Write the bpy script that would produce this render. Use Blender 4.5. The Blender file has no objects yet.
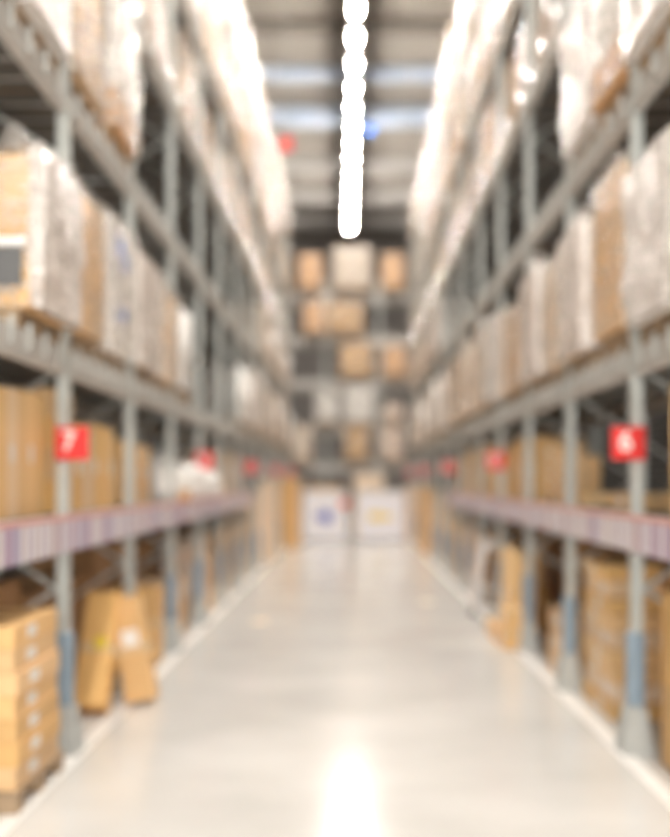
import bpy, bmesh, math, random
from mathutils import Vector, Matrix, noise
R = random.Random(11)
PI = math.pi
sc = bpy.context.scene
COL = sc.collection

# ------------------------------------------------------------------ materials
def nodes_of(m):
    m.use_nodes = True
    nt = m.node_tree
    return nt, nt.nodes, nt.links, nt.nodes['Principled BSDF']

def mat(name, col, rough=.6, metal=0, var=.0, noise_s=0, noise_a=.0, bump=0, bump_s=40, coat=0, stretch=None, hue=0):
    m = bpy.data.materials.new(name)
    nt, N, L, p = nodes_of(m)
    p.inputs['Roughness'].default_value = rough
    p.inputs['Metallic'].default_value = metal
    p.inputs['Coat Weight'].default_value = coat
    src = N.new('ShaderNodeRGB'); src.outputs[0].default_value = (*col, 1)
    out = src.outputs[0]
    tc = N.new('ShaderNodeTexCoord')
    vec = tc.outputs['Object']
    if stretch:
        mp = N.new('ShaderNodeMapping'); mp.inputs['Scale'].default_value = stretch
        L.new(vec, mp.inputs[0]); vec = mp.outputs[0]
    if var:
        oi = N.new('ShaderNodeObjectInfo')
        mr = N.new('ShaderNodeMapRange'); mr.inputs['To Min'].default_value = 1-var; mr.inputs['To Max'].default_value = 1+var
        L.new(oi.outputs['Random'], mr.inputs[0])
        hs = N.new('ShaderNodeHueSaturation')
        L.new(mr.outputs[0], hs.inputs['Value']); L.new(out, hs.inputs['Color'])
        if hue:
            m2 = N.new('ShaderNodeMath'); m2.operation = 'MULTIPLY'; m2.inputs[1].default_value = 7.31
            m3 = N.new('ShaderNodeMath'); m3.operation = 'FRACT'
            L.new(oi.outputs['Random'], m2.inputs[0]); L.new(m2.outputs[0], m3.inputs[0])
            r2 = N.new('ShaderNodeMapRange'); r2.inputs['To Min'].default_value = 1-hue; r2.inputs['To Max'].default_value = 1+hue
            L.new(m3.outputs[0], r2.inputs[0]); L.new(r2.outputs[0], hs.inputs['Saturation'])
        out = hs.outputs[0]
    if noise_a:
        nz = N.new('ShaderNodeTexNoise'); nz.inputs['Scale'].default_value = noise_s; nz.inputs['Detail'].default_value = 4
        L.new(vec, nz.inputs['Vector'])
        r = N.new('ShaderNodeMapRange'); r.inputs['From Min'].default_value = .3; r.inputs['From Max'].default_value = .7
        r.inputs['To Min'].default_value = 1-noise_a; r.inputs['To Max'].default_value = 1+noise_a
        L.new(nz.outputs['Fac'], r.inputs[0])
        h2 = N.new('ShaderNodeHueSaturation'); L.new(r.outputs[0], h2.inputs['Value']); L.new(out, h2.inputs['Color'])
        out = h2.outputs[0]
    L.new(out, p.inputs['Base Color'])
    if bump:
        nb = N.new('ShaderNodeTexNoise'); nb.inputs['Scale'].default_value = bump_s; nb.inputs['Detail'].default_value = 3
        L.new(vec, nb.inputs['Vector'])
        b = N.new('ShaderNodeBump'); b.inputs['Strength'].default_value = bump; b.inputs['Distance'].default_value = .02
        L.new(nb.outputs['Fac'], b.inputs['Height']); L.new(b.outputs[0], p.inputs['Normal'])
    return m

M = {}
M['kraft'] = mat('kraft_cardboard', (.72, .465, .225), .55, var=.16, hue=.15, noise_s=3, noise_a=.06, bump=.15, bump_s=30)
M['kraft_pale'] = mat('pale_cardboard', (.84, .66, .47), .55, var=.14, hue=.25, noise_s=3, noise_a=.06, bump=.15)
M['tanbright'] = mat('bright_tan_cardboard', (.80, .50, .22), .5, var=.1)
M['gold'] = mat('golden_cardboard', (.86, .58, .27), .5, var=.10, hue=.1, noise_s=3, noise_a=.05)
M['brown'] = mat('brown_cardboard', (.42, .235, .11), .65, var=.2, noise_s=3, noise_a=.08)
M['pinkish'] = mat('beige_carton_print', (.84, .69, .58), .5, var=.15, hue=.4, noise_s=3, noise_a=.06)
M['white'] = mat('white_carton_board', (.93, .91, .88), .35, var=.08, noise_s=3, noise_a=.04)
M['orange'] = mat('orange_carton_board', (.74, .42, .18), .5, var=.12, noise_s=3, noise_a=.06)
M['tape'] = mat('packing_tape', (.72, .52, .30), .25, coat=.3)
M['label'] = mat('white_label_paper', (.86, .85, .83), .5)
M['yellow'] = mat('yellow_sticker', (.85, .62, .05), .5)
M['steel'] = mat('galvanised_rack_steel', (.44, .46, .44), .42, .35, noise_s=8, noise_a=.1)
M['upright'] = mat('grey_upright_paint', (.54, .57, .55), .4, .1, noise_s=6, noise_a=.07)
M['beam'] = mat('grey_beam_paint', (.55, .53, .50), .42, .1, noise_s=5, noise_a=.1)
M['deck'] = mat('shade_dark_deck_steel', (.17, .16, .15), .6, .2)  # deck steel coloured dark for the shade under each shelf
M['hook'] = mat('bright_zinc_hooks', (.50, .50, .47), .3, .5)
M['chrome'] = mat('polished_glint_steel', (.85, .85, .83), .12, 1)
M['guard'] = mat('blue_grey_guard_paint', (.27, .36, .45), .45, noise_s=9, noise_a=.12)
M['foot'] = mat('pale_grey_guard_base', (.47, .49, .48), .5, noise_s=9, noise_a=.1)
M['wood'] = mat('pallet_wood', (.42, .30, .19), .7, var=.15, noise_s=4, noise_a=.15, stretch=(1, 8, 8))
M['red'] = mat('red_sign_enamel', (.80, .035, .035), .4)
M['signwhite'] = mat('sign_white_print', (.9, .86, .84), .5)
M['bin'] = mat('white_bin_laminate', (.88, .89, .96), .35)
M['blue'] = mat('blue_print', (.10, .16, .62), .5)
M['bluegraphic'] = mat('bright_blue_print', (.06, .22, .75), .5)
M['yprint'] = mat('yellow_print', (.90, .66, .08), .5)
M['redtag'] = mat('coral_red_tag', (.85, .22, .16), .5)
M['sack'] = mat('white_sack_plastic', (.93, .92, .90), .35, noise_s=4, noise_a=.04, bump=.6, bump_s=14)
M['housing'] = mat('white_luminaire_housing', (.75, .75, .73), .4)
M['duct'] = mat('pale_blue_duct_paint', (.42, .49, .60), .35)
M['soffit'] = mat('pale_grey_roof_beam', (.42, .40, .38), .5)
M['darkbeam'] = mat('dark_roof_beam', (.16, .14, .12), .6)
M['darkpanel'] = mat('dark_grey_printed_panel', (.12, .12, .12), .4)
M['mark'] = mat('white_floor_paint', (.80, .79, .77), .3, noise_s=5, noise_a=.05)
M['frame'] = mat('pale_grey_frame_paint', (.78, .73, .70), .4, .1)
M['wheel'] = mat('dark_rubber', (.05, .05, .05), .7)
M['fabricblue'] = mat('dark_blue_plastic', (.20, .26, .42), .4)

def film_mat(name, alpha, col, rough=.2):
    m = bpy.data.materials.new(name)
    nt, N, L, p = nodes_of(m)
    p.inputs['Base Color'].default_value = (*col, 1)
    p.inputs['Roughness'].default_value = rough
    p.inputs['Coat Weight'].default_value = .6; p.inputs['Coat Roughness'].default_value = .1
    tc = N.new('ShaderNodeTexCoord')
    mp = N.new('ShaderNodeMapping'); mp.inputs['Scale'].default_value = (3, 3, 9)
    L.new(tc.outputs['Object'], mp.inputs[0])
    nz = N.new('ShaderNodeTexNoise'); nz.inputs['Scale'].default_value = 2.2; nz.inputs['Detail'].default_value = 5; nz.inputs['Distortion'].default_value = 1.2
    L.new(mp.outputs[0], nz.inputs['Vector'])
    b = N.new('ShaderNodeBump'); b.inputs['Strength'].default_value = .6; b.inputs['Distance'].default_value = .04
    L.new(nz.outputs['Fac'], b.inputs['Height']); L.new(b.outputs[0], p.inputs['Normal'])
    t = N.new('ShaderNodeBsdfTransparent')
    r = N.new('ShaderNodeMapRange'); r.inputs['From Min'].default_value = .35; r.inputs['From Max'].default_value = .65
    r.inputs['To Min'].default_value = max(0, alpha-.22); r.inputs['To Max'].default_value = min(1, alpha+.22)
    L.new(nz.outputs['Fac'], r.inputs[0])
    mx = N.new('ShaderNodeMixShader')
    L.new(r.outputs[0], mx.inputs[0]); L.new(t.outputs[0], mx.inputs[1]); L.new(p.outputs[0], mx.inputs[2])
    L.new(mx.outputs[0], N['Material Output'].inputs[0])
    return m
M['film'] = film_mat('clear_stretch_film', .40, (.86, .82, .77), .14)
M['film_thin'] = film_mat('thin_stretch_film', .22, (.90, .86, .81), .12)
M['film_white'] = film_mat('milky_stretch_film', .78, (.94, .89, .85), .2)

def emis(name, col, s):
    m = bpy.data.materials.new(name)
    nt, N, L, p = nodes_of(m)
    p.inputs['Base Color'].default_value = (.9, .9, .9, 1)
    p.inputs['Emission Color'].default_value = (*col, 1)
    p.inputs['Emission Strength'].default_value = s
    return m
M['tube'] = emis('fluorescent_tube_glow', (1.0, .945, .87), 410)

def price_mat():
    m = bpy.data.materials.new('price_ticket_rail')
    nt, N, L, p = nodes_of(m)
    p.inputs['Roughness'].default_value = .35
    tc = N.new('ShaderNodeTexCoord'); sp = N.new('ShaderNodeSeparateXYZ'); L.new(tc.outputs['Object'], sp.inputs[0])
    oi = N.new('ShaderNodeObjectInfo')
    a = N.new('ShaderNodeMath'); a.operation = 'MULTIPLY'; a.inputs[1].default_value = 1/.105
    L.new(sp.outputs['Y'], a.inputs[0])
    f = N.new('ShaderNodeMath'); f.operation = 'FLOOR'; L.new(a.outputs[0], f.inputs[0])
    fr = N.new('ShaderNodeMath'); fr.operation = 'FRACT'; L.new(a.outputs[0], fr.inputs[0])
    ad = N.new('ShaderNodeMath'); ad.operation = 'MULTIPLY_ADD'; ad.inputs[1].default_value = 91.7
    L.new(oi.outputs['Random'], ad.inputs[0]); L.new(f.outputs[0], ad.inputs[2])
    wn = N.new('ShaderNodeTexWhiteNoise'); wn.noise_dimensions = '1D'; L.new(ad.outputs[0], wn.inputs['W'])
    cr = N.new('ShaderNodeValToRGB'); cr.color_ramp.interpolation = 'CONSTANT'
    E = cr.color_ramp.elements
    E[0].position = 0; E[0].color = (.74, .71, .78, 1)
    E[1].position = .35; E[1].color = (.50, .38, .52, 1)
    for pos, c in ((.5, (.80, .77, .78)), (.72, (.58, .46, .50)), (.86, (.46, .44, .60))):
        e = E.new(pos); e.color = (*c, 1)
    L.new(wn.outputs['Value'], cr.inputs[0])
    gt = N.new('ShaderNodeMath'); gt.operation = 'GREATER_THAN'; gt.inputs[1].default_value = .82
    L.new(fr.outputs[0], gt.inputs[0])
    mx = N.new('ShaderNodeMix'); mx.data_type = 'RGBA'; mx.inputs[7].default_value = (.36, .20, .30, 1)
    L.new(gt.outputs[0], mx.inputs[0]); L.new(cr.outputs[0], mx.inputs[6])
    # red edge strip along the top of the rail
    g2 = N.new('ShaderNodeMath'); g2.operation = 'GREATER_THAN'; g2.inputs[1].default_value = .075
    L.new(sp.outputs['Z'], g2.inputs[0])
    m2 = N.new('ShaderNodeMix'); m2.data_type = 'RGBA'; m2.inputs[7].default_value = (.70, .36, .33, 1)
    L.new(g2.outputs[0], m2.inputs[0]); L.new(mx.outputs[2], m2.inputs[6])
    L.new(m2.outputs[2], p.inputs['Base Color'])
    return m
M['price'] = price_mat()

def floor_mat():
    m = bpy.data.materials.new('polished_concrete')
    nt, N, L, p = nodes_of(m)
    tc = N.new('ShaderNodeTexCoord')
    n1 = N.new('ShaderNodeTexNoise'); n1.inputs['Scale'].default_value = .9; n1.inputs['Detail'].default_value = 6
    mp = N.new('ShaderNodeMapping'); mp.inputs['Scale'].default_value = (1, 1.4, 1)
    L.new(tc.outputs['Object'], mp.inputs[0]); L.new(mp.outputs[0], n1.inputs['Vector'])
    cr = N.new('ShaderNodeValToRGB'); E = cr.color_ramp.elements
    E[0].position = .3; E[0].color = (.54, .53, .51, 1); E[1].position = .7; E[1].color = (.66, .65, .63, 1)
    L.new(n1.outputs['Fac'], cr.inputs[0]); L.new(cr.outputs[0], p.inputs['Base Color'])
    r = N.new('ShaderNodeMapRange'); r.inputs['To Min'].default_value = .15; r.inputs['To Max'].default_value = .21
    L.new(n1.outputs['Fac'], r.inputs[0]); L.new(r.outputs[0], p.inputs['Roughness'])
    p.inputs['IOR'].default_value = 1.38
    return m
M['floor'] = floor_mat()

def ribbed(name, col, axis, scale, rough=.6):
    m = bpy.data.materials.new(name)
    nt, N, L, p = nodes_of(m)
    p.inputs['Roughness'].default_value = rough
    tc = N.new('ShaderNodeTexCoord')
    w = N.new('ShaderNodeTexWave'); w.bands_direction = axis; w.inputs['Scale'].default_value = scale
    L.new(tc.outputs['Object'], w.inputs['Vector'])
    b = N.new('ShaderNodeBump'); b.inputs['Strength'].default_value = .8; b.inputs['Distance'].default_value = .06
    L.new(w.outputs['Fac'], b.inputs['Height']); L.new(b.outputs[0], p.inputs['Normal'])
    cr = N.new('ShaderNodeValToRGB'); E = cr.color_ramp.elements
    E[0].color = (*[c*.8 for c in col], 1); E[1].color = (*col, 1)
    L.new(w.outputs['Fac'], cr.inputs[0]); L.new(cr.outputs[0], p.inputs['Base Color'])
    return m
M['wall'] = ribbed('ribbed_dark_cladding', (.15, .14, .13), 'Z', 3.0)
M['wallback'] = ribbed('ribbed_grey_cladding', (.32, .29, .27), 'Z', 2.0)
M['ceil'] = ribbed('ribbed_roof_deck', (.36, .32, .28), 'Y', 2.2)

# ------------------------------------------------------------------ mesh helpers
class MB:
    def __init__(s): s.bm = bmesh.new()
    def box(s, x0, x1, y0, y1, z0, z1, bev=0):
        v = [s.bm.verts.new(c) for c in ((x0,y0,z0),(x1,y0,z0),(x1,y1,z0),(x0,y1,z0),(x0,y0,z1),(x1,y0,z1),(x1,y1,z1),(x0,y1,z1))]
        fs = [s.bm.faces.new([v[i] for i in q]) for q in ((0,3,2,1),(4,5,6,7),(0,1,5,4),(1,2,6,5),(2,3,7,6),(3,0,4,7))]
        if bev:
            es = list({e for f in fs for e in f.edges})
            bmesh.ops.bevel(s.bm, geom=es, offset=bev, segments=2, affect='EDGES', profile=.6)
        return s
    def cyl(s, a, b, r, r2=None, seg=14):
        a, b = Vector(a), Vector(b); d = b-a
        mtx = Matrix.Translation((a+b)/2) @ d.to_track_quat('Z', 'Y').to_matrix().to_4x4()
        bmesh.ops.create_cone(s.bm, cap_ends=True, segments=seg, radius1=r, radius2=r if r2 is None else r2, depth=d.length, matrix=mtx)
        return s
    def ball(s, c, r, sx=1, sy=1, sz=1, u=12, v=8):
        bmesh.ops.create_uvsphere(s.bm, u_segments=u, v_segments=v, radius=r, matrix=Matrix.Translation(c) @ Matrix.Diagonal((sx, sy, sz, 1)))
        return s
    def mesh(s, name, m, smooth=False):
        bmesh.ops.recalc_face_normals(s.bm, faces=s.bm.faces)
        me = bpy.data.meshes.new(name); s.bm.to_mesh(me); s.bm.free()
        me.materials.append(m)
        if smooth:
            for p in me.polygons: p.use_smooth = True
        return me

def ob(name, me, parent=None, loc=(0,0,0), rot=(0,0,0)):
    o = bpy.data.objects.new(name, me); COL.objects.link(o)
    o.location = loc; o.rotation_euler = rot
    if parent: o.parent = parent
    return o
def tag(o, label=None, cat=None, group=None, kind=None):
    if label: o['label'] = label
    if cat: o['category'] = cat
    if group: o['group'] = group
    if kind: o['kind'] = kind
    return o
def empty(name, loc=(0,0,0), rot=(0,0,0)):
    o = bpy.data.objects.new(name, None); COL.objects.link(o)
    o.location = loc; o.rotation_euler = rot; o.empty_display_size = .1
    return o
def copy_tree(o, parent=None):
    c = o.copy(); COL.objects.link(c)
    if parent: c.parent = parent
    for ch in KIDS.get(o, ()):
        copy_tree_child(ch, c)
    return c
def copy_tree_child(o, parent):
    c = o.copy(); COL.objects.link(c); c.parent = parent
    for ch in KIDS.get(o, ()): copy_tree_child(ch, c)
KIDS = {}
def register(root):
    def rec(o):
        KIDS[o] = list(o.children)
        for c in o.children: rec(c)
    rec(root)

ORD = ['first','second','third','fourth','fifth','sixth','seventh','eighth','ninth','tenth','eleventh','twelfth','thirteenth','fourteenth','fifteenth','sixteenth','seventeenth','eighteenth','nineteenth','twentieth']
def ordw(i):
    if i < 20: return ORD[i]
    return ('twenty-' if i < 29 else 'thirty-') + ORD[(i-20) % 10] if i % 10 != 9 else ('thirtieth' if i == 29 else 'fortieth')

# ------------------------------------------------------------------ setting
Y0, Y1 = -3.0, 56.0
XW = 4.6; ZC = 15.1
tag(ob('floor', MB().box(-XW, XW, Y0, Y1, -.2, 0).mesh('floor', M['floor'])), kind='structure')
tag(ob('ceiling', MB().box(-XW, XW, Y0, Y1, ZC, ZC+.2).mesh('ceiling', M['ceil'])), kind='structure')
tag(ob('wall_left', MB().box(-XW-.2, -XW, Y0, Y1, 0, ZC).mesh('wall_left', M['wall'])), kind='structure')
tag(ob('wall_right', MB().box(XW, XW+.2, Y0, Y1, 0, ZC).mesh('wall_right', M['wall'])), kind='structure')
tag(ob('wall_back', MB().box(-XW, XW, Y1, Y1+.2, 0, ZC).mesh('wall_back', M['wallback'])), kind='structure')
k = 1
for y, w, h, m in ((2.5,.35,.3,'soffit'),(7,.35,.3,'soffit'),(11.5,.35,.3,'soffit'),(15.5,.35,.3,'soffit'),(19,.35,.3,'soffit'),(24,.5,.3,'soffit'),(29.6,.28,.35,'darkbeam'),(42.5,.9,.4,'soffit'),(47.2,.9,.45,'soffit'),(52.0,.7,.45,'soffit')):
    tag(ob('trim_%d' % k, MB().box(-XW, XW, y-w/2, y+w/2, ZC-h, ZC).mesh('roof_beam', M[m])), kind='structure'); k += 1
for s in (-1, 1):
    tag(ob('trim_%d' % k, MB().box(s*1.50-.045, s*1.50+.045, Y0, 25.4, 0, .003).mesh('floor_line', M['mark'])), kind='structure'); k += 1
# ducts crossing the ceiling
def duct(y, w, h, z, label, x0=-XW, x1=XW):
    r = empty('ceiling_duct', (0, y, z))
    ob('duct_body', MB().box(x0, x1, -w/2, w/2, 0, h, .03).mesh('duct_body', M['duct']), r)
    mb = MB()
    x = x0+.6
    while x < x1-.1:
        mb.box(x-.02, x+.02, -w/2-.02, w/2+.02, -.02, h+.02); x += 1.5
    ob('flange', mb.mesh('flange', M['housing']), r)
    mb = MB()
    for x in (x0+.9, x1-.9): mb.cyl((x, 0, h), (x, 0, ZC-z), .012)
    ob('hanger', mb.mesh('hanger', M['steel']), r)
    tag(r, label, 'duct')
duct(36.38, .8, .45, 14.48, 'broad pale blue duct crossing under the ceiling in front of the far beams')
duct(33.02, .5, .3, 14.75, 'narrow pale blue duct on the ceiling, nearer than the broad one')

# ------------------------------------------------------------------ racks
PX = 1.60
LEV = [1.31, 2.22, 3.66, 4.86, 6.08, 7.30]
BW = 1.65; YB = 3.87
RD = 1.05     # rack depth
def clip():  # curved mirror cap, added and angled to throw lamp glints along the beam
    if 'clip' in CL: return CL['clip']
    b = MB(); bm = b.bm; Rr = .085; n = Vector((-.33, -.78, .53)).normalized()
    q = n.to_track_quat('Z', 'Y').to_matrix().to_4x4()
    rings = [[bm.verts.new(q @ Vector((0, 0, 0)))]]
    for k in range(1, 6):
        a = .36*k/5
        rings.append([bm.verts.new(q @ Vector((Rr*math.sin(a)*math.cos(t*PI/10), Rr*math.sin(a)*math.sin(t*PI/10), Rr*(math.cos(a)-1)))) for t in range(20)])
    for t in range(20): bm.faces.new((rings[0][0], rings[1][t], rings[1][(t+1) % 20]))
    for k in range(1, 5):
        for t in range(20): bm.faces.new((rings[k][t], rings[k+1][t], rings[k+1][(t+1) % 20], rings[k][(t+1) % 20]))
    back = [bm.verts.new(v.co - n*.012) for v in rings[5]]
    for t in range(20): bm.faces.new((rings[5][t], back[t], back[(t+1) % 20], rings[5][(t+1) % 20]))
    bm.faces.new(back[::-1])
    b.box(-.01, .055, -.012, .012, -.09, -.03)
    b.cyl((0, 0, -.07), tuple(-n*.012), .008, seg=8)
    CL['clip'] = b.mesh('glint_clip', M['chrome'], True); return CL['clip']
CL = {}
def build_bay(name, levels, bw, label_rail=True, near_post=False, guard=True, beam_h=.15):
    """A bay seen from its aisle face at local x=0; rack extends to +x; bay runs local y 0..bw; upright at y=bw."""
    r = empty(name)
    top = levels[-1]+.45
    for yy in ([0] if near_post else []) + [bw]:
        mb = MB()
        mb.box(0, .06, yy-.035, yy+.035, .0, top)
        up_ = ob('upright', mb.mesh('upright', M['upright']), r)
        if guard:
            ob('post_guard', MB().box(-.02, .068, yy-.05, yy+.05, .26, .66, .015).mesh('post_guard', M['guard']), up_)
            g = MB(); bm = g.bm
            # flared foot
            v = []
            for z, e in ((0, .035), (.05, .03), (.26, .0)):
                for dx, dy in ((-1,-1),(1,-1),(1,1),(-1,1)):
                    v.append(bm.verts.new((.02+dx*(.05+e), yy+dy*(.06+e), z)))
            for q in range(2):
                for i in range(4):
                    a = q*4+i; b = q*4+(i+1) % 4
                    bm.faces.new((v[a], v[b], v[b+4], v[a+4]))
            bm.faces.new(v[0:4][::-1]); bm.faces.new(v[8:12])
            ob('foot_plate', g.mesh('foot_plate', M['foot']), up_)
        ob('rear_upright', MB().box(RD-.075, RD, yy-.05, yy+.05, 0, top).mesh('rear_upright', M['upright']), r)
        mb = MB(); z = .3; f = 0
        while z+.6 < top:
            a, b = ((.07, yy, z), (RD-.07, yy, z+.6)) if f else ((RD-.07, yy, z), (.07, yy, z+.6))
            mb.cyl(a, b, .012, seg=6); z += .6; f = 1-f
        ob('brace', mb.mesh('brace', M['upright']), r)
    for i, z in enumerate(levels):
        h = beam_h if z > 1.5 else .07
        x0 = .0
        ob('beam', MB().box(x0+.005, x0+.055, .05, bw-.05, z-h, z, .008).mesh('beam', M['beam']), r)
        ob('rear_beam', MB().box(RD-.055, RD-.005, .05, bw-.05, z-h, z).mesh('rear_beam', M['beam']), r)
        mb = MB(); mb.box(.055, RD-.055, .05, bw-.05, z-.02, z-.004)  # closed sheet, made solid to keep the level below dark
        ob('deck_panel', mb.mesh('deck_panel', M['deck']), r)
        if z > 1.5:
            mb = MB(); n = 6
            for q in range(n):
                y = .05+(bw-.1)*(q+.5)/n
                mb.box(-.018, .004, y-.02, y+.02, z-.10, z+.03, .006)
                mb.cyl((-.008, y, z-.014), (RD-.06, y, z-.014), .013, seg=8)
            ob('crossbars', mb.mesh('crossbars', M['hook']), r)
            if guard and i == len(levels)-3:
                for q in range(3):
                    c = clip(); c_ = ob('glint_clip', c, r, (-.05, .06+.55*q, z+.03)); c_['label'] = 'shiny rounded clip added for glints on the beam'
        elif label_rail:
            rl = ob('price_rail', MB().box(-.015, .015, -bw/2+.0, bw/2-.0, -.095, .1).mesh('price_rail', M['price']), r, (-.025, bw/2, z-.10), (0, math.radians(0), 0))
    register(r)
    return r

protoA = build_bay('pallet_rack_bay', LEV, BW)
protoB = build_bay('pallet_rack_bay', LEV[1:], BW)
usedA = usedB = False
first = {}
def place_bay(side, k):
    proto = protoA if k <= 6 else protoB
    if proto not in first: first[proto] = proto; o = proto
    else: o = copy_tree(proto)
    # rack extends outward; left side mirrored by rotation (keeps +y -> flips y)
    if side > 0:
        o.location = (PX-.05, YB+BW*k, 0); o.rotation_euler = (0, 0, 0); o.scale = (1, 1, 1)
    else:
        o.location = (-PX+.05, YB+BW*k, 0); o.rotation_euler = (0, 0, 0); o.scale = (-1, 1, 1)
    s = 'left' if side < 0 else 'right'
    tag(o, 'tall grey steel rack bay on the %s side of the aisle, %s from the front' % (s, ordw(k)), 'rack', 'rack bays along the %s side' % s)
    return o
for side in (-1, 1):
    for k_ in range(13): place_bay(side, k_)

# far cross rack
BY = 30.0
BLEV = [2.0, 3.13, 4.5, 5.80, 7.10]
pb = build_bay('pallet_rack_bay', BLEV, BW, guard=False, beam_h=.28)
bx = [-2.4-BW, -2.4, -.75, .9, 2.55]
for i, x in enumerate(bx):
    o = pb if i == 0 else copy_tree(pb)
    o.rotation_euler = (0, 0, PI/2); o.location = (x+BW, BY, 0)
    o.scale = (1, 1, 1)
    tag(o, 'grey rack bay across the far end of the aisle, %s from the left' % ordw(i), 'rack', 'far cross rack bays')

# ------------------------------------------------------------------ lights
yl = 47.3; n = 0; ys = []
while yl > -3: ys.append(yl); yl -= 1.68
HL = 13.5
lp = empty('strip_light')
ob('housing', MB().box(-.11, .11, -.83, .83, .07, .15, .01).mesh('housing', M['housing']), lp)
ob('tube', MB().cyl((0, -.22, 0), (0, .22, 0), .08, seg=16).mesh('tube', M['tube'], True), lp)
mb = MB()
for y in (-.24, .24): mb.box(-.075, .075, y-.02, y+.02, -.06, .08, .005)
ob('end_cap', mb.mesh('end_cap', M['housing']), lp)
ob('suspension_rod', MB().cyl((0, 0, .12), (0, 0, ZC-HL), .008, seg=6).mesh('suspension_rod', M['steel']), lp)
register(lp)
for i, y in enumerate(ys):
    o = lp if i == 0 else copy_tree(lp)
    o.location = (.0068*(47-y), y, HL)
    tag(o, 'glowing fluorescent strip light hung over the aisle, %s from the far end' % ordw(i), 'ceiling light', 'row of strip lights over the aisle')

# ------------------------------------------------------------------ cartons
MC = {}
def carton_mesh(w, d, h, m):
    key = ('c', round(w,3), round(d,3), round(h,3), m)
    if key not in MC: MC[key] = MB().box(-w/2, w/2, -d/2, d/2, 0, h, min(.006, h*.1)).mesh('carton', M[m])
    return MC[key]
def carton(x, y, z, w, d, h, label, side=-1, m='kraft', rot=0, group=None, tape=True, lab=True, name='carton', sticker=None, labpos=.1, tilt=(0,0)):
    """side: the direction of x the carton faces the aisle with (left rack: +1 faces aisle)"""
    face = 1 if x < 0 else -1
    o = ob(name, carton_mesh(w, d, h, m), None, (x, y, z), (tilt[0], tilt[1], rot))
    tag(o, label, 'box', group)
    if tape:
        key = ('t', w, d, h)
        if key not in MC:
            b = MB(); t = .0015; tw = min(.028, w*.2)
            b.box(-tw, tw, -d/2-t, d/2+t, h, h+t); b.box(-tw, tw, -d/2-t, -d/2, h-min(.08, h*.4), h); b.box(-tw, tw, d/2, d/2+t, h-min(.08, h*.4), h)
            MC[key] = b.mesh('packing_tape', M['tape'])
        ob('packing_tape', MC[key], o)
    if lab:
        lw, lh = min(.12, d*.4), min(.09, h*.5)
        key = ('l', w, d, h, face, labpos)
        if key not in MC:
            b = MB(); x0 = face*w/2
            b.box(min(x0, x0+face*.002), max(x0, x0+face*.002), -d*labpos-lw/2, -d*labpos+lw/2, h*.5-lh/2, h*.5+lh/2)
            MC[key] = b.mesh('shipping_label', M['label'])
        l = ob('shipping_label', MC[key], o); l['label'] = 'white paper label'
    return o

# ---- near left: stack of seven cartons on a low pallet
def pallet_mesh(w, d, h):
    key = ('p', w, d, h)
    if key in MC: return MC[key]
    b = MB(); t = h*.17
    nb = 5
    for i in range(nb):
        x = -w/2 + (w-.09)*i/(nb-1)
        b.box(x, x+.09, -d/2, d/2, h-t, h)
    for i in range(3):
        y = -d/2 + (d-.09)*i/2
        b.box(-w/2, w/2, y, y+.09, h-2*t, h-t)
        b.box(-w/2, w/2, y, y+.09, 0, t)
        for j in range(3):
            x = -w/2+(w-.1)*j/2
            b.box(x, x+.1, y, y+.09, t, h-2*t)
    MC[key] = b.mesh('pallet', M['wood']); return MC[key]
o = ob('wooden_pallet', pallet_mesh(.95, .72, .10), None, (-1.96, 4.83, 0)); tag(o, 'low wooden pallet under the carton stack in the left foreground', 'pallet')
for i in range(7):
    carton(-1.93+R.uniform(-.012, .012)-.02, 4.82+R.uniform(-.01, .01), .10+i*.106, .90, .66, .105,
           'flat tan carton in the left foreground stack on a pallet, %s from the bottom' % ordw(i), group='left foreground carton stack', labpos=.12)
# second column deeper
# ---- leaning cartons in second left bay
def lean_box(x, y, w, d, h, tx, ty, label, m='kraft', name='leaning_carton', sticker=None, lab=False):
    mtx = Matrix.Rotation(ty, 4, 'Y') @ Matrix.Rotation(tx, 4, 'X')
    low = min((mtx @ Vector((a*w/2, b*d/2, c))).z for a in (-1,1) for b in (-1,1) for c in (0, h))
    o = ob(name, carton_mesh(w, d, h, m), None, (x, y, -low))
    o.rotation_euler = mtx.to_euler()
    tag(o, label, 'box')
    b = MB(); b.box(-w/2-.0015, w/2+.0015, -d/2-.0015, d/2+.0015, h*.5-.03, h*.5+.03); ob('packing_tape', b.mesh('packing_tape', M['tape']), o)
    if sticker:
        m_, px, pz, r = sticker
        if m_ == 'yellow':
            b = MB(); b.cyl((px, -d/2-.004, pz), (px, -d/2, pz), r, seg=20); q = ob('round_sticker', b.mesh('round_sticker', M['yellow']), o); q['label'] = 'round yellow sticker'
        else:
            b = MB(); b.box(px-r, px+r, -d/2-.004, -d/2, pz-r, pz+r); q = ob('shipping_label', b.mesh('shipping_label', M['label']), o); q['label'] = 'white paper label'
    return o
lean_box(-1.65, 6.36, .21, .16, .78, math.radians(-30), 0, 'tall tan carton with yellow sticker leaning back in the second left bay', sticker=('yellow', .03, .42, .045))
lean_box(-1.395, 6.72, .20, .16, .70, math.radians(-5), math.radians(-10), 'narrow tan carton with white label leaning beside the second left post', sticker=('white', .0, .42, .055))
lean_box(-1.66, 8.25, .20, .18, .62, math.radians(-6), 0, 'narrow tan carton standing upright beside the third left post')
lean_box(-1.70, 7.65, .24, .18, .66, math.radians(-14), 0, 'tan carton leaning just beyond the second left post')

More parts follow.
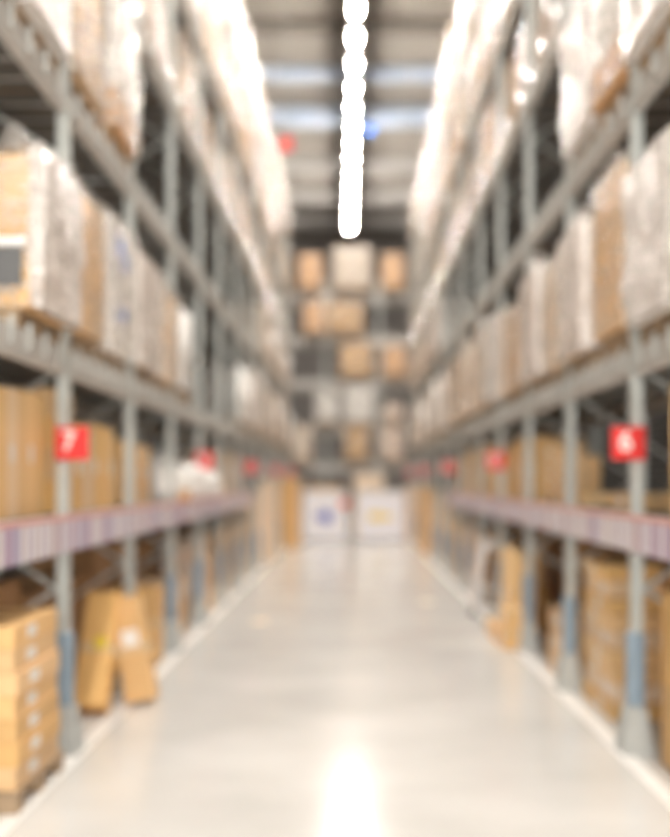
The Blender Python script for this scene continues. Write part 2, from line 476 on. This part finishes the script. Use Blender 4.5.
# ---- floor stock inside bays
def stack(side, bay, x, y, w, d, hs, desc, m='kraft', group=None, dx=0, dy=0, lab=True, z0=0, jit=.012, shrink=0):
    z = z0
    s = 'left' if side < 0 else 'right'
    for i, h in enumerate(hs):
        pos = 'only one' if len(hs) == 1 else ('bottom' if i == 0 else ('top' if i == len(hs)-1 else ordw(i)+' up'))
        lb = desc + (', '+pos if len(hs) > 1 else '')
        carton(side*(x+dx*i)+R.uniform(-jit, jit)*.5, y+dy*i+R.uniform(-jit, jit), z, w, d-shrink*i, h-.001, lb, m=m, group=group, lab=lab)
        z += h
def ymid(b): return YB+BW*(b+.5)
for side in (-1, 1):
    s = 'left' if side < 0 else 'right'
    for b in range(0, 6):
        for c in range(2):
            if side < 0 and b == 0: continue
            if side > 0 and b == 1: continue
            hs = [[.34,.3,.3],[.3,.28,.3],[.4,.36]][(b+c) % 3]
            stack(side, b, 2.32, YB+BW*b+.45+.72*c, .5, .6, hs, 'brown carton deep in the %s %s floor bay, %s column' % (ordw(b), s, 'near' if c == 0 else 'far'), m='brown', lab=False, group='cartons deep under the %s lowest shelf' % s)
    # further floor bays, filled to .9
    for b in range(4 if side < 0 else 5, 13):
        for c in range(3):
            hs = R.choice([[.3,.3,.28],[.45,.4],[.24,.22,.2,.2],[.8],[.35,.3]])
            if b > 6: hs = R.choice([[.42,.4,.4],[.6,.5],[1.3],[.35,.35,.3,.3]])
            if side > 0 and b == 5 and c == 0: hs = [.3]
            stack(side, b, 1.80+R.uniform(0, .05), YB+BW*b+.32+.51*c, .36, .46, hs, 'carton at the front of the %s %s floor bay, %s column' % (ordw(b), s, ('near', 'middle', 'far')[c]), m=R.choice(['kraft','kraft','kraft_pale','pinkish']), group='cartons along the %s floor' % s)
# left bay 4 (index 3) small stack
stack(-1, 3, 1.83, 9.35, .34, .42, [.3, .3], 'pale carton behind the third left post', m='kraft_pale')
stack(-1, 3, 1.83, 9.95, .34, .42, [.25, .3], 'tan carton before the fourth left post', m='kraft')
# right near
stack(1, 0, 1.93, 4.98, .56, .66, [.42, .50], 'big tan carton right of the nearest right post', m='kraft')
for i in range(9):
    d = .80-.022*i
    carton(1.82+.006*i+R.uniform(-.012,.012), 6.62+.035*i, i*.104, .36, d, .103, 'flat tan carton in the tall right floor stack, %s from the bottom' % ordw(i), group='tall right floor stack', m='kraft_pale' if i % 3 == 1 else 'gold', labpos=(.1, .25, -.1)[i % 3])
for i in range(8):
    o = carton(2.22, 6.30, i*.115, .34, .62, .114, 'flat brown carton in the stack behind the tall right stack, %s from bottom' % ordw(i), m='brown', group='stack behind the tall right stack', lab=False)
    if i in (4, 6):
        b = MB(); b.box(-.172, -.17, -.26, -.16, .02, .1); q = ob('yellow_label', b.mesh('yellow_label', M['yellow']), o); q['label'] = 'yellow paper label'
stack(1, 2, 1.72, 7.74, .26, .56, [.17, .17, .16], 'tan carton between the second and third right posts', m='kraft')
stack(1, 3, 1.62, 9.60, .28, .50, [.84], 'large tan carton standing beyond the third right post', m='gold')
stack(1, 3, 1.80, 10.12, .34, .46, [.46, .38], 'tan carton behind the large one beyond the third right post', m='kraft')
for i, (x, y, z, w, d, h) in enumerate(((1.44,9.0,0,.17,.34,.18),(1.45,9.0,.18,.17,.34,.17),(1.42,9.45,0,.16,.3,.15),(1.42,9.85,0,.14,.26,.13))):
    carton(x, y, z, w, d, h-.001, 'small bright tan box before the large carton on the right, %s' % ('nearest, on the floor','stacked on the nearest','middle one on the floor','furthest one')[i], m='tanbright', group='small boxes on the right floor')
# leaning pale metal frame
r = empty('trolley_frame', (1.46, 10.75, 0.02), (math.radians(-10), math.radians(13), math.radians(8)))
mb = MB()
for x in (-.16, .16): mb.box(x-.045, x+.045, -.02, .02, .04, .80, .006)
ob('side_rail', mb.mesh('side_rail', M['frame']), r)
ob('top_rail', MB().box(-.21, .21, -.022, .022, .74, .83, .01).mesh('top_rail', M['frame']), r)
mb = MB()
for z in (.1, .3): mb.box(-.14, .14, -.012, .012, z, z+.04)
ob('cross_rail', mb.mesh('cross_rail', M['frame']), r)
for x in (-.16, .16): ob('wheel', MB().cyl((x-.02, 0, .045), (x+.02, 0, .045), .045).mesh('wheel', M['wheel']), r)
tag(r, 'pale grey metal frame leaning by cartons on the right floor', 'trolley')

# ---- lowest shelf
Z1 = LEV[0]
def row(side, b, y0, y1, th, hmin, hmax, depth, desc, ms, group, lab=True):
    y = y0; i = 0
    while y+th <= y1+1e-6:
        h = R.uniform(hmin, hmax)
        carton(side*(1.66+depth/2), y+th/2, Z1, depth, th-.006, h, '%s, %s from the front' % (desc, ordw(i)), m=ms[i % len(ms)], group=group, lab=lab and i % 2 == 0)
        y += th; i += 1
row(-1, 0, 3.98, 5.44, .146, .62, .66, .5, 'upright tan carton on the nearest left lowest-shelf bay', ['gold','gold','kraft_pale','gold'], 'upright cartons on the nearest left bay')
stack(-1, 1, 1.90, 5.80, .46, .42, [.19, .18, .18, .16], 'small tan carton beside the nearest left red sign', m='gold', z0=Z1)
row(-1, 1, 6.05, 7.06, .20, .52, .57, .44, 'upright carton on the second left lowest-shelf bay', ['gold','kraft_pale','gold','gold'], 'upright cartons on the second left bay')
stack(-1, 2, 1.90, 7.58, .44, .5, [.17, .16, .16], 'tan carton on the third left lowest-shelf bay, near pile', m='gold', z0=Z1)
stack(-1, 2, 1.90, 8.16, .44, .5, [.17, .16, .14], 'tan carton on the third left lowest-shelf bay, far pile', m='gold', z0=Z1)
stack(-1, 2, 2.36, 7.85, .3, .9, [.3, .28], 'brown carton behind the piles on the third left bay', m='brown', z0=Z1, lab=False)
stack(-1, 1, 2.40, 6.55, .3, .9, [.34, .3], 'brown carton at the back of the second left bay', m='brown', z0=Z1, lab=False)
for b in (5, 6):
    row(-1, b, YB+BW*b+.15, YB+BW*b+1.5, .27, .42, .62, .44, 'upright carton on the %s left lowest-shelf bay' % ordw(b), ['kraft_pale','pinkish','gold'], 'upright cartons on the %s left bay' % ordw(b))
# sacks
def sack_mesh(sx, sy, sz, seed):
    b = MB(); bmesh.ops.create_icosphere(b.bm, subdivisions=4, radius=1)
    for v in b.bm.verts:
        p = v.co.copy()
        q = Vector([math.copysign(abs(c)**.75, c) for c in p])
        nn = noise.noise(p*2.2+Vector((seed, 0, 0)))*.16 + noise.noise(p*6+Vector((seed, 3, 0)))*.05
        q *= 1+nn
        if q.z < 0: q.z *= .8
        v.co = Vector((q.x*sx, q.y*sy, max(q.z, -.62)*sz+.62*sz))
    me = b.mesh('sack_body', M['sack'], True); return me
def sack(x, y, z, sx, sy, sz, seed, label, zr=0):
    r = empty('white_sack', (x, y, z), (0, 0, zr))
    ob('sack_body', sack_mesh(sx, sy, sz, seed), r)
    b = MB(); b.cyl((0, 0, sz*1.42), (.01, 0, sz*1.75), .02, .055, seg=10); b.cyl((0,0,sz*1.40),(0,0,sz*1.46), .03, seg=10)
    ob('tied_neck', b.mesh('tied_neck', M['sack'], True), r)
    tag(r, label, 'sack', 'white sacks on the left lowest shelf')
sack(-1.72, 8.98, Z1, .19, .24, .25, 1, 'white plastic sack on the left lowest shelf, nearest of five')
sack(-1.70, 9.55, Z1, .18, .25, .21, 2, 'white plastic sack under the second left red sign, second of five')
sack(-1.70, 10.22, Z1, .2, .26, .23, 3, 'fullest white plastic sack on the left lowest shelf, middle of five')
sack(-1.70, 10.92, Z1, .2, .26, .20, 4, 'white plastic sack on the left lowest shelf, fourth of five')
sack(-1.70, 11.62, Z1, .2, .28, .18, 5, 'flattest white plastic sack on the left lowest shelf, furthest of five')
carton(-1.54, 9.27, Z1, .10, .09, .10, 'small orange box between white sacks on the left lowest shelf', m='orange', lab=False)
# right
row(1, 0, 3.98, 5.25, .30, .62, .70, .5, 'upright tan carton on the nearest right lowest-shelf bay', ['gold'], 'upright cartons on the nearest right bay')
carton(1.86, 6.30, Z1, .34, .42, .11, 'flat tan box alone on the second right lowest-shelf bay', m='gold')
for i, (y, n) in enumerate(((7.55, 1), (8.02, 4), (8.46, 5))):
    stack(1, 2, 1.82, y, .28, .42, [.095]*n, 'flat tan carton on the third right bay, %s pile' % ('low near', 'middle', 'tall far')[i], m='gold', z0=Z1)
for b in (3, 4, 5, 6):
    row(1, b, YB+BW*b+.12, YB+BW*b+1.54, .235, .45, .64, .44, 'upright carton on the %s right lowest-shelf bay' % ordw(b), ['gold','gold','kraft_pale','gold'], 'upright cartons on the %s right bay' % ordw(b))

# ---- tall golden cartons standing on the floor near the far end
def tall(xs, y, w, d, h, desc, m='kraft'):
    for i, x in enumerate(xs):
        carton(x, y, 0, w, d, h, '%s, %s from the aisle' % (desc, ordw(i)), m=m, name='tall_carton', group=desc+'s', lab=False)
tall([-1.175, -1.325, -1.475], 22.3, .14, .5, 1.55, 'tall golden carton at the left far end')
tall([1.50, 1.65], 20.4, .14, .45, 1.38, 'tall golden carton at the right far end')
tall([1.44, 1.6], 24.3, .15, .5, 1.4, 'tall pale carton at the right far end', 'pinkish')
tall([-1.42, -1.50+.0-.08], 18.6, .13, .5, 1.5, 'tall pale golden carton on the left before the far end', 'kraft_pale')

# ---- white display bins with prints
def bin_(x0, x1, y, label, kind):
    r = empty('display_bin', ((x0+x1)/2, y, 0)); w = x1-x0
    b = MB(); t = .03
    b.box(-w/2, w/2, 0, t, 0.03, 1.23, .006); b.box(-w/2, w/2, .8-t, .8, .03, 1.23, .006)
    b.box(-w/2, -w/2+t, t, .8-t, .03, 1.23); b.box(w/2-t, w/2, t, .8-t, .03, 1.23); b.box(-w/2+t, w/2-t, t, .8-t, .03, .06)
    ob('bin_body', b.mesh('bin_body', M['bin']), r)
    b = MB(); b.box(-w/2-.01, w/2+.01, -.012, .03, 1.19, 1.25, .006); b.box(-w/2-.01, w/2+.01, .77, .812, 1.19, 1.25, .006)
    ob('top_rim', b.mesh('top_rim', M['housing']), r)
    b = MB()
    for x in (-w/2+.08, w/2-.08):
        for yy in (.08, .72): b.box(x-.04, x+.04, yy-.04, yy+.04, 0, .03)
    ob('foot', b.mesh('foot', M['wheel']), r)
    b = MB()
    if kind == 'blue':
        cx, cz = -.01, .60
        b.cyl((cx+.03, -.006, cz), (cx+.03, 0, cz), .13, seg=24)
        for a in range(6):
            an = a*PI/3; b.cyl((cx+.03+.15*math.cos(an), -.006, cz+.15*math.sin(an)), (cx+.03+.15*math.cos(an), 0, cz+.15*math.sin(an)), .045, seg=12)
        b.box(cx-.22, cx-.12, -.006, 0, cz-.05, cz+.05)
        q = ob('emblem', b.mesh('emblem', M['blue']), r); q['label'] = 'round blue printed emblem'
    else:
        cx, cz = -.08, .60
        for i, (ww, hh) in enumerate(((.11,.18),(.10,.20),(.10,.17),(.09,.12),(.09,.12))):
            x = cx-.20+i*.115
            b.box(x, x+ww, -.006, 0, cz-hh/2, cz+hh/2, .002)
        q = ob('emblem', b.mesh('emblem', M['yprint']), r); q['label'] = 'wide yellow printed mark'
    tag(r, label, 'display bin', 'white display bins at the aisle end')
    return r
bin_(-1.15, -.08, 24.6, 'white display bin with round blue emblem at the aisle end', 'blue')
bin_(.19, 1.34, 24.6, 'white display bin with wide yellow mark at the aisle end', 'yellow')
r = empty('hanging_tag', (-.13, 24.55, .82)); ob('tag_board', MB().box(-.11, .11, -.006, .006, 0, .2, .002).mesh('tag_board', M['redtag']), r)
ob('cord', MB().cyl((0, 0, .2), (0, .02, .42), .005, seg=6).mesh('cord', M['steel']), r)
tag(r, 'small coral red tag on the corner of the blue-emblem bin', 'tag')
carton(.48, 25.0, .061, .75, .5, 1.60, 'pale carton standing up out of the yellow-mark bin', m='kraft_pale', lab=False)
carton(-.62, 25.0, .061, .85, .5, 1.28, 'tan carton rising just above the blue-emblem bin', m='kraft', lab=False)

# ---- red numbered signs
def text_mesh(t, size):
    cu = bpy.data.curves.new('numeral', 'FONT'); cu.body = t; cu.size = size; cu.align_x = 'CENTER'; cu.align_y = 'CENTER'; cu.extrude = .002; cu.offset = size*.025
    o = bpy.data.objects.new('tmp', cu); COL.objects.link(o)
    dg = bpy.context.evaluated_depsgraph_get(); dg.update()
    me = bpy.data.meshes.new_from_object(o.evaluated_get(dg)); bpy.data.objects.remove(o)
    me.materials.clear(); me.materials.append(M['signwhite']); return me
NUM = {-1: ['7','9','11','13','15'], 1: ['6','8','10','12','14']}
for side in (-1, 1):
    s = 'left' if side < 0 else 'right'
    for j in range(5):
        y = 5.52+1.65*3*j
        r = empty('bay_number_sign', (side*1.515, y-.075, 1.61))
        ob('sign_plate', MB().box(-.092, .092, -.004, .004, 0, .18, .003).mesh('sign_plate', M['red']), r)
        n_ = ob('numeral', text_mesh(NUM[side][j], .15 if j == 0 else .14), r, (-.016, -.006, .097), (PI/2, 0, 0)); n_['label'] = 'white numeral'
        ob('bracket', MB().box(-.012 if side < 0 else -.012, .012, .004, .03, .06, .13).mesh('bracket', M['steel']), r)
        lb = ('red square sign numbered %s on the nearest %s post' % ('seven' if side < 0 else 'six', s)) if j == 0 else 'red square bay sign on the %s rack posts, %s from the front' % (s, ordw(j))
        tag(r, lb, 'sign', 'red bay signs on the %s rack' % s)

# ceiling-hung small signs
for x, y, z, c, lb in ((-1.22, 19.0, 7.75, 'red', 'small red sign hanging high beside the left rack tops'), (.66, 34.6, 13.5, 'bluegraphic', 'small blue sign hanging below the ceiling right of the lights')):
    r = empty('hanging_sign', (x, y, z))
    ob('sign_board', MB().box(-.12, .12, -.01, .01, 0, .26, .004).mesh('sign_board', M[c]), r)
    ob('rod', MB().cyl((0, 0, .26), (0, 0, ZC-z), .006, seg=6).mesh('rod', M['steel']), r)
    tag(r, lb, 'sign')
# floor stickers
for x, y, lb in ((-.955, 10.6, 'worn orange sticker on the floor left of the aisle centre'), (.95, 12.3, 'faint small sticker on the floor to the right')):
    m = mat('worn_floor_sticker', (.78, .52, .28) if x < 0 else (.74, .62, .48), .4)
    o = ob('floor_sticker', MB().cyl((0, 0, 0), (0, 0, .002), .09, seg=24).mesh('floor_sticker', m), None, (x, y, .0005)); tag(o, lb, 'sticker')

# ------------------------------------------------------------------ wrapped pallet loads
LW, LD = .86, .73      # x depth, y width
def film_shell(w, d, h, z0, seed, rough=.024, knot=False, bulge=.012):
    b = MB(); bm = b.bm
    nx, ny, nz = 6, 6, 10
    bmesh.ops.create_cube(bm, size=1)
    bmesh.ops.subdivide_edges(bm, edges=bm.edges[:], cuts=7, use_grid_fill=True)
    for v in bm.verts:
        p = v.co
        q = Vector((p.x*(w+.03), p.y*(d+.03), (p.z+.5)*(h+.015)+z0))
        s = noise.noise(Vector((p.x*5+seed, p.y*5, p.z*5)))*rough + noise.noise(Vector((p.x*13, p.y*13+seed, p.z*4)))*rough*.6
        nrm = Vector((p.x, p.y, 0)).normalized() if (abs(p.x) > .01 or abs(p.y) > .01) else Vector((0,0,0))
        q += nrm*(abs(s)+bulge*math.cos(p.z*PI))
        if p.z > .49:
            q.z = z0+h+.05+s*1.2
            q.x -= p.x*2*.045; q.y -= p.y*2*.045
        elif p.z > .36: q.z = z0+h+.008+s*.4
        if p.z < -.49: q.z = z0+.001
        # round the corners
        cx, cy = abs(p.x), abs(p.y)
        if cx > .45 and cy > .45: q.x *= .985; q.y *= .985
        v.co = q
    if knot:
        top = max(v.co.z for v in bm.verts)
        bmesh.ops.create_cone(bm, cap_ends=True, segments=9, radius1=.11, radius2=.03, depth=.16, matrix=Matrix.Translation((w*.35, -d*.3, top+.06)))
    return b

def cartons_grid(root, w, d, h, z0, nx, ny, nz, m, jitter=.01, mats=None, top_missing=0):
    cw, cd, ch = w/nx, d/ny, h/nz
    for kz in range(nz):
        for j in range(ny):
            for i in range(nx):
                if kz == nz-1 and top_missing and (j % 2) == top_missing-1: continue
                mm = mats[(kz+j) % len(mats)] if mats else m
                ob('carton', carton_mesh(round(cw-.006,3), round(cd-.006,3), round(ch-.002,3), mm), root,
                   (-w/2+cw*(i+.5)+R.uniform(0, jitter)*-.3, -d/2+cd*(j+.5), z0+ch*kz))
PH = .13
protos = {}
def new_load(kind, h, fm='film', build=None, desc='', seed=0, knot=False, shell=True, rough=.02):
    r = empty('wrapped_pallet')
    ob('pallet', pallet_mesh(LW-.16, LD-.04, PH), r)
    build(r)
    if shell: ob('stretch_film', film_shell(LW-.04, LD-.04, h, PH, seed, rough, knot).mesh('stretch_film', M[fm]), r)
    register(r); protos[kind] = [r, False, PH+h, desc]
W_, D_ = LW-.05, LD-.05
new_load('kraft', .85, 'film', lambda r: cartons_grid(r, W_, D_, .85, PH, 1, 2, 4, 'kraft'), 'film-wrapped tan cartons', 1)
new_load('kraftthin', .80, 'film_thin', lambda r: cartons_grid(r, W_, D_, .80, PH, 1, 2, 3, 'kraft'), 'thinly wrapped tan cartons', 2, knot=True)
new_load('pale', .88, 'film', lambda r: cartons_grid(r, W_, D_, .88, PH, 1, 3, 3, 'kraft_pale', top_missing=2), 'wrapped pale tan cartons', 3, rough=.03)
new_load('white', .90, 'film_white', lambda r: cartons_grid(r, W_, D_, .90, PH, 1, 2, 3, 'white'), 'milky-wrapped white cartons', 4, rough=.035)
new_load('pink', .82, 'film', lambda r: cartons_grid(r, W_, D_, .82, PH, 1, 2, 5, 'pinkish'), 'wrapped beige cartons', 5)
new_load('mixed', .86, 'film_thin', lambda r: cartons_grid(r, W_, D_, .86, PH, 1, 4, 2, None, mats=['kraft_pale','white','pinkish','kraft']), 'wrapped mixed beige and white cartons', 6)
new_load('tallk', .90, 'film', lambda r: cartons_grid(r, W_, D_, .90, PH, 1, 4, 1, None, mats=['kraft','kraft_pale']), 'wrapped upright tan cartons', 7, knot=True)
new_load('milky', .84, 'film_white', lambda r: cartons_grid(r, W_, D_, .84, PH, 1, 2, 3, None, mats=['kraft_pale','pinkish']), 'milky-wrapped beige cartons', 8, rough=.04, knot=True)
def _rolls(r):
    b = None
    for i in range(3):
        y = -D_/2+D_*(i+.5)/3
        mb = MB(); mb.cyl((0, 0, 0), (0, 0, .82), D_/6-.008, seg=20); mb.ball((0, 0, .82), D_/6-.008, sz=.35, u=20)
        for x in (-.27, 0, .27): ob('roll', mb_mesh_roll, r, (x, y, PH))
mb = MB(); mb.cyl((0, 0, 0), (0, 0, .82), D_/6-.008, seg=20); mb.ball((0, 0, .82), D_/6-.012, sz=.35, u=20)
mb_mesh_roll = mb.mesh('roll', M['sack'], True)
new_load('rolls', .90, 'film_thin', _rolls, 'tall white rolls standing on a pallet', 9, shell=False)
protos['rolls'][0].name = 'roll_pallet'
def _blue(r):
    cartons_grid(r, W_, D_, .95, PH, 1, 1, 2, 'white')
    for (y0, y1, z0, z1) in ((-.20, -.02, .70, .84), (-.06, .10, .62, .74), (-.12, .02, .24, .34)):
        q = ob('blue_print', MB().box(W_/2+.022, W_/2+.026, y0, y1, PH+z0, PH+z1).mesh('blue_print', M['bluegraphic']), r); q['label'] = 'blue printed mark'
new_load('bluemark', .95, 'film', _blue, 'wrapped white cartons with blue marks', 10, rough=.012)
def _panel(r):
    cartons_grid(r, W_, D_, .90, PH, 1, 1, 3, 'kraft')
    b = MB(); b.box(-W_/2+.06, W_/2-.03, -D_/2-.04, -D_/2-.025, PH+.12, PH+.34)
    q = ob('dark_panel', b.mesh('dark_panel', M['darkpanel']), r); q['label'] = 'dark grey panel'
    b = MB(); b.box(-W_/2+.02, W_/2-.01, -D_/2-.04, -D_/2-.025, PH+.35, PH+.40)
    ob('strap', b.mesh('strap', M['label']), r)
    q = ob('film_curtain', film_shell(.012, D_-.06, .93, 0, 31, .035, False, .02).mesh('film_curtain', M['film_white']), r, (W_/2+.03, 0, PH)); q['label'] = 'crumpled white film on the aisle side'
new_load('panel', .92, 'film_thin', _panel, 'wrapped tan cartons with dark panel', 11, knot=True)
def _orange(r):
    cartons_grid(r, W_, D_, .26, PH, 1, 3, 1, 'orange')
    cartons_grid(r, W_, D_, .62, PH+.26, 1, 2, 2, 'white')
new_load('orangebase', .88, 'film', _orange, 'wrapped white cartons over orange ones', 12, rough=.03)

TW = {1:'second', 2:'third', 3:'fourth', 4:'fifth', 5:'top'}
counter = {}
def place_load(kind, side, lev, y, h=None, x=None, sd=1.0):
    rec = protos[kind]
    o = rec[0] if not rec[1] else copy_tree(rec[0])
    rec[1] = True
    z = LEV[lev]
    sz = 1 if h is None else h/rec[2]
    px = (1.50+LW/2) if x is None else x
    if kind == 'rolls': px -= .06
    o.location = (side*px+R.uniform(-.02, .02), y, z)
    # kinds with a face detail toward +x stay unrotated on the left
    o.rotation_euler = (0, 0, (0 if side < 0 else PI) + (0 if kind in ('bluemark','panel') else R.uniform(-.025, .025)))
    o.scale = (1, sd, sz)
    key = (side, lev); c = counter.get(key, 0); counter[key] = c+1
    s = 'left' if side < 0 else 'right'
    tag(o, '%s, %s rack\'s %s shelf, %s pallet back' % (rec[3], s, TW[lev], ordw(c)), 'pallet load', 'wrapped pallets on the %s rack\'s %s shelf' % (s, TW[lev]))
KTOP = ['kraft','tallk','pink','kraftthin','kraftthin','mixed','pale','pink','kraft','tallk']
KINDS = ['kraft','pale','white','milky','mixed','tallk','milky','milky','pale','white','pink','mixed','rolls']
# left second shelf, near ones chosen one by one
def slot(b, i): return YB+BW*b+BW*(.25+.5*i)+(.01 if i else .0)
plan = {
 (-1,1): {(0,0):None,(0,1):('panel',.86),(1,0):('kraftthin',.94),(1,1):('bluemark',1.0),(2,0):('milky',.92),(2,1):('pale',.86),(3,0):('rolls',.90),(3,1):None,(4,0):None,(4,1):None,(5,0):None,(5,1):None,(6,0):('rolls',.90)},
 (1,1): {(0,0):('white',.9),(0,1):('white',.92),(1,0):('kraftthin',1.08),(1,1):('milky',.95),(2,0):('pale',.92),(2,1):('milky',1.0),(3,0):('kraft',.85),(3,1):('mixed',.95),(4,0):('white',1.0),(4,1):('pale',1.05)},
 (-1,2): {(0,0):('white',1.0),(0,1):('white',.98),(1,0):('kraft',1.02),(1,1):('orangebase',1.03)},
 (1,2): {(0,0):('orangebase',1.0),(0,1):('white',1.02),(1,0):('orangebase',1.02),(1,1):('white',1.02)},
}
for side in (-1, 1):
    for lev in range(1, 6):
        for b in range(13):
            for i in range(2):
                pl = plan.get((side, lev), {})
                if (b, i) in pl:
                    if pl[(b, i)] is None: continue
                    kd, h = pl[(b, i)]
                else:
                    if lev == 2 and b < (8 if side < 0 else 8): continue
                    if lev == 3 and b < 1: continue
                    if lev == 4 and b < 2: continue
                    if lev == 5 and b < 2: continue
                    if lev >= 3 and R.random() < .09: continue
                    kd = R.choice(KINDS if lev < 3 else KTOP)
                    h = R.uniform(.82, 1.04) if lev != 1 else R.uniform(.82, 1.08)
                    if lev == 2: h = R.uniform(.8, .98)
                    if lev == 5: h = R.uniform(.95, 1.35)
                place_load(kd, side, lev, slot(b, i), h, x=None if lev < 3 else (1.50 if lev > 3 else 1.565)+LW/2+R.uniform(-.0, .09))

# ------------------------------------------------------------------ boxes on the far rack
FB = 29.45
def far_box(px0, px1, pt, lev, label, m, d=.75):
    s = FB/1000.0
    x0, x1 = (px0-350)*s, (px1-350)*s
    z0 = BLEV[lev]; zt = 1.5+(480-pt)*s
    r = empty('palletised_box', ((x0+x1)/2, FB+.62, z0))
    w = x1-x0; h = zt-z0
    ob('pallet', pallet_mesh(round(w,2), .9, .12), r)
    ob('box_body', MB().box(-w/2, w/2, -.42, .42, .12, h, .015).mesh('box_body', M[m]), r)
    ob('stretch_film', film_shell(w-.02, .84, h-.12, .12, px0, .012).mesh('stretch_film', M['film_thin' if m in ('orange','kraft') else 'film']), r)
    ob('lid_tape', MB().box(-.03, .03, -.424, .424, h, h+.002).mesh('lid_tape', M['tape']), r)
    tag(r, label, 'pallet load', 'boxes on the far cross rack')
far_box(333, 371, 247, 4, 'large golden box paled for lamp glow, top shelf of the far rack', 'kraft_pale')  # paler board stands in for the lamp reflection on this box
far_box(299, 321, 253, 4, 'orange box top left on the far rack', 'orange')
far_box(382, 404, 253, 4, 'orange box top right on the far rack', 'orange')
far_box(303, 324, 301, 3, 'orange box second shelf down, left on the far rack', 'orange')
far_box(327, 363, 301, 3, 'wide golden box second shelf down on the far rack', 'kraft')
far_box(340, 372, 342, 2, 'golden box in the middle shelf of the far rack', 'kraft')
far_box(383, 407, 346, 2, 'orange box right of the post on the far middle shelf', 'orange')
far_box(316, 338, 392, 1, 'small white box on the lower far shelf, left', 'white')
far_box(344, 374, 385, 1, 'bright white box on the lower far shelf, centre', 'white')
far_box(384, 402, 404, 1, 'small beige box on the lower far shelf, right', 'pinkish')
far_box(292, 311, 426, 0, 'pale box at the left of the lowest far shelf', 'kraft_pale')
far_box(345, 369, 425, 0, 'tan box at the centre of the lowest far shelf', 'kraft')
far_box(381, 403, 428, 0, 'pale box at the right of the lowest far shelf', 'pinkish')

# ------------------------------------------------------------------ world, camera
w = bpy.data.worlds.new('World'); sc.world = w; w.use_nodes = True
bg = w.node_tree.nodes['Background']; bg.inputs[0].default_value = (1.0, .95, .88, 1); bg.inputs[1].default_value = 2.2

cam = bpy.data.cameras.new('Camera'); co = bpy.data.objects.new('Camera', cam); COL.objects.link(co)
co.location = (0, 0, 1.5); co.rotation_euler = (PI/2, 0, 0)
cam.sensor_fit = 'AUTO'; cam.sensor_width = 36; cam.lens = 36*1000/837
cam.shift_x = -15/837; cam.shift_y = 61.5/837
cam.dof.use_dof = True; cam.dof.focus_distance = 2.1; cam.dof.aperture_fstop = 1.0
cam.clip_end = 200
sc.camera = co
sc.view_settings.view_transform = 'Standard'; sc.view_settings.look = 'None'; sc.view_settings.gamma = 1
sc.view_settings.use_curve_mapping = False
sc.view_settings.exposure = 0.73
sc.cycles.use_denoising = True
sc.cycles.max_bounces = 14; sc.cycles.diffuse_bounces = 10; sc.cycles.transparent_max_bounces = 24
sc.cycles.sample_clamp_indirect = 12
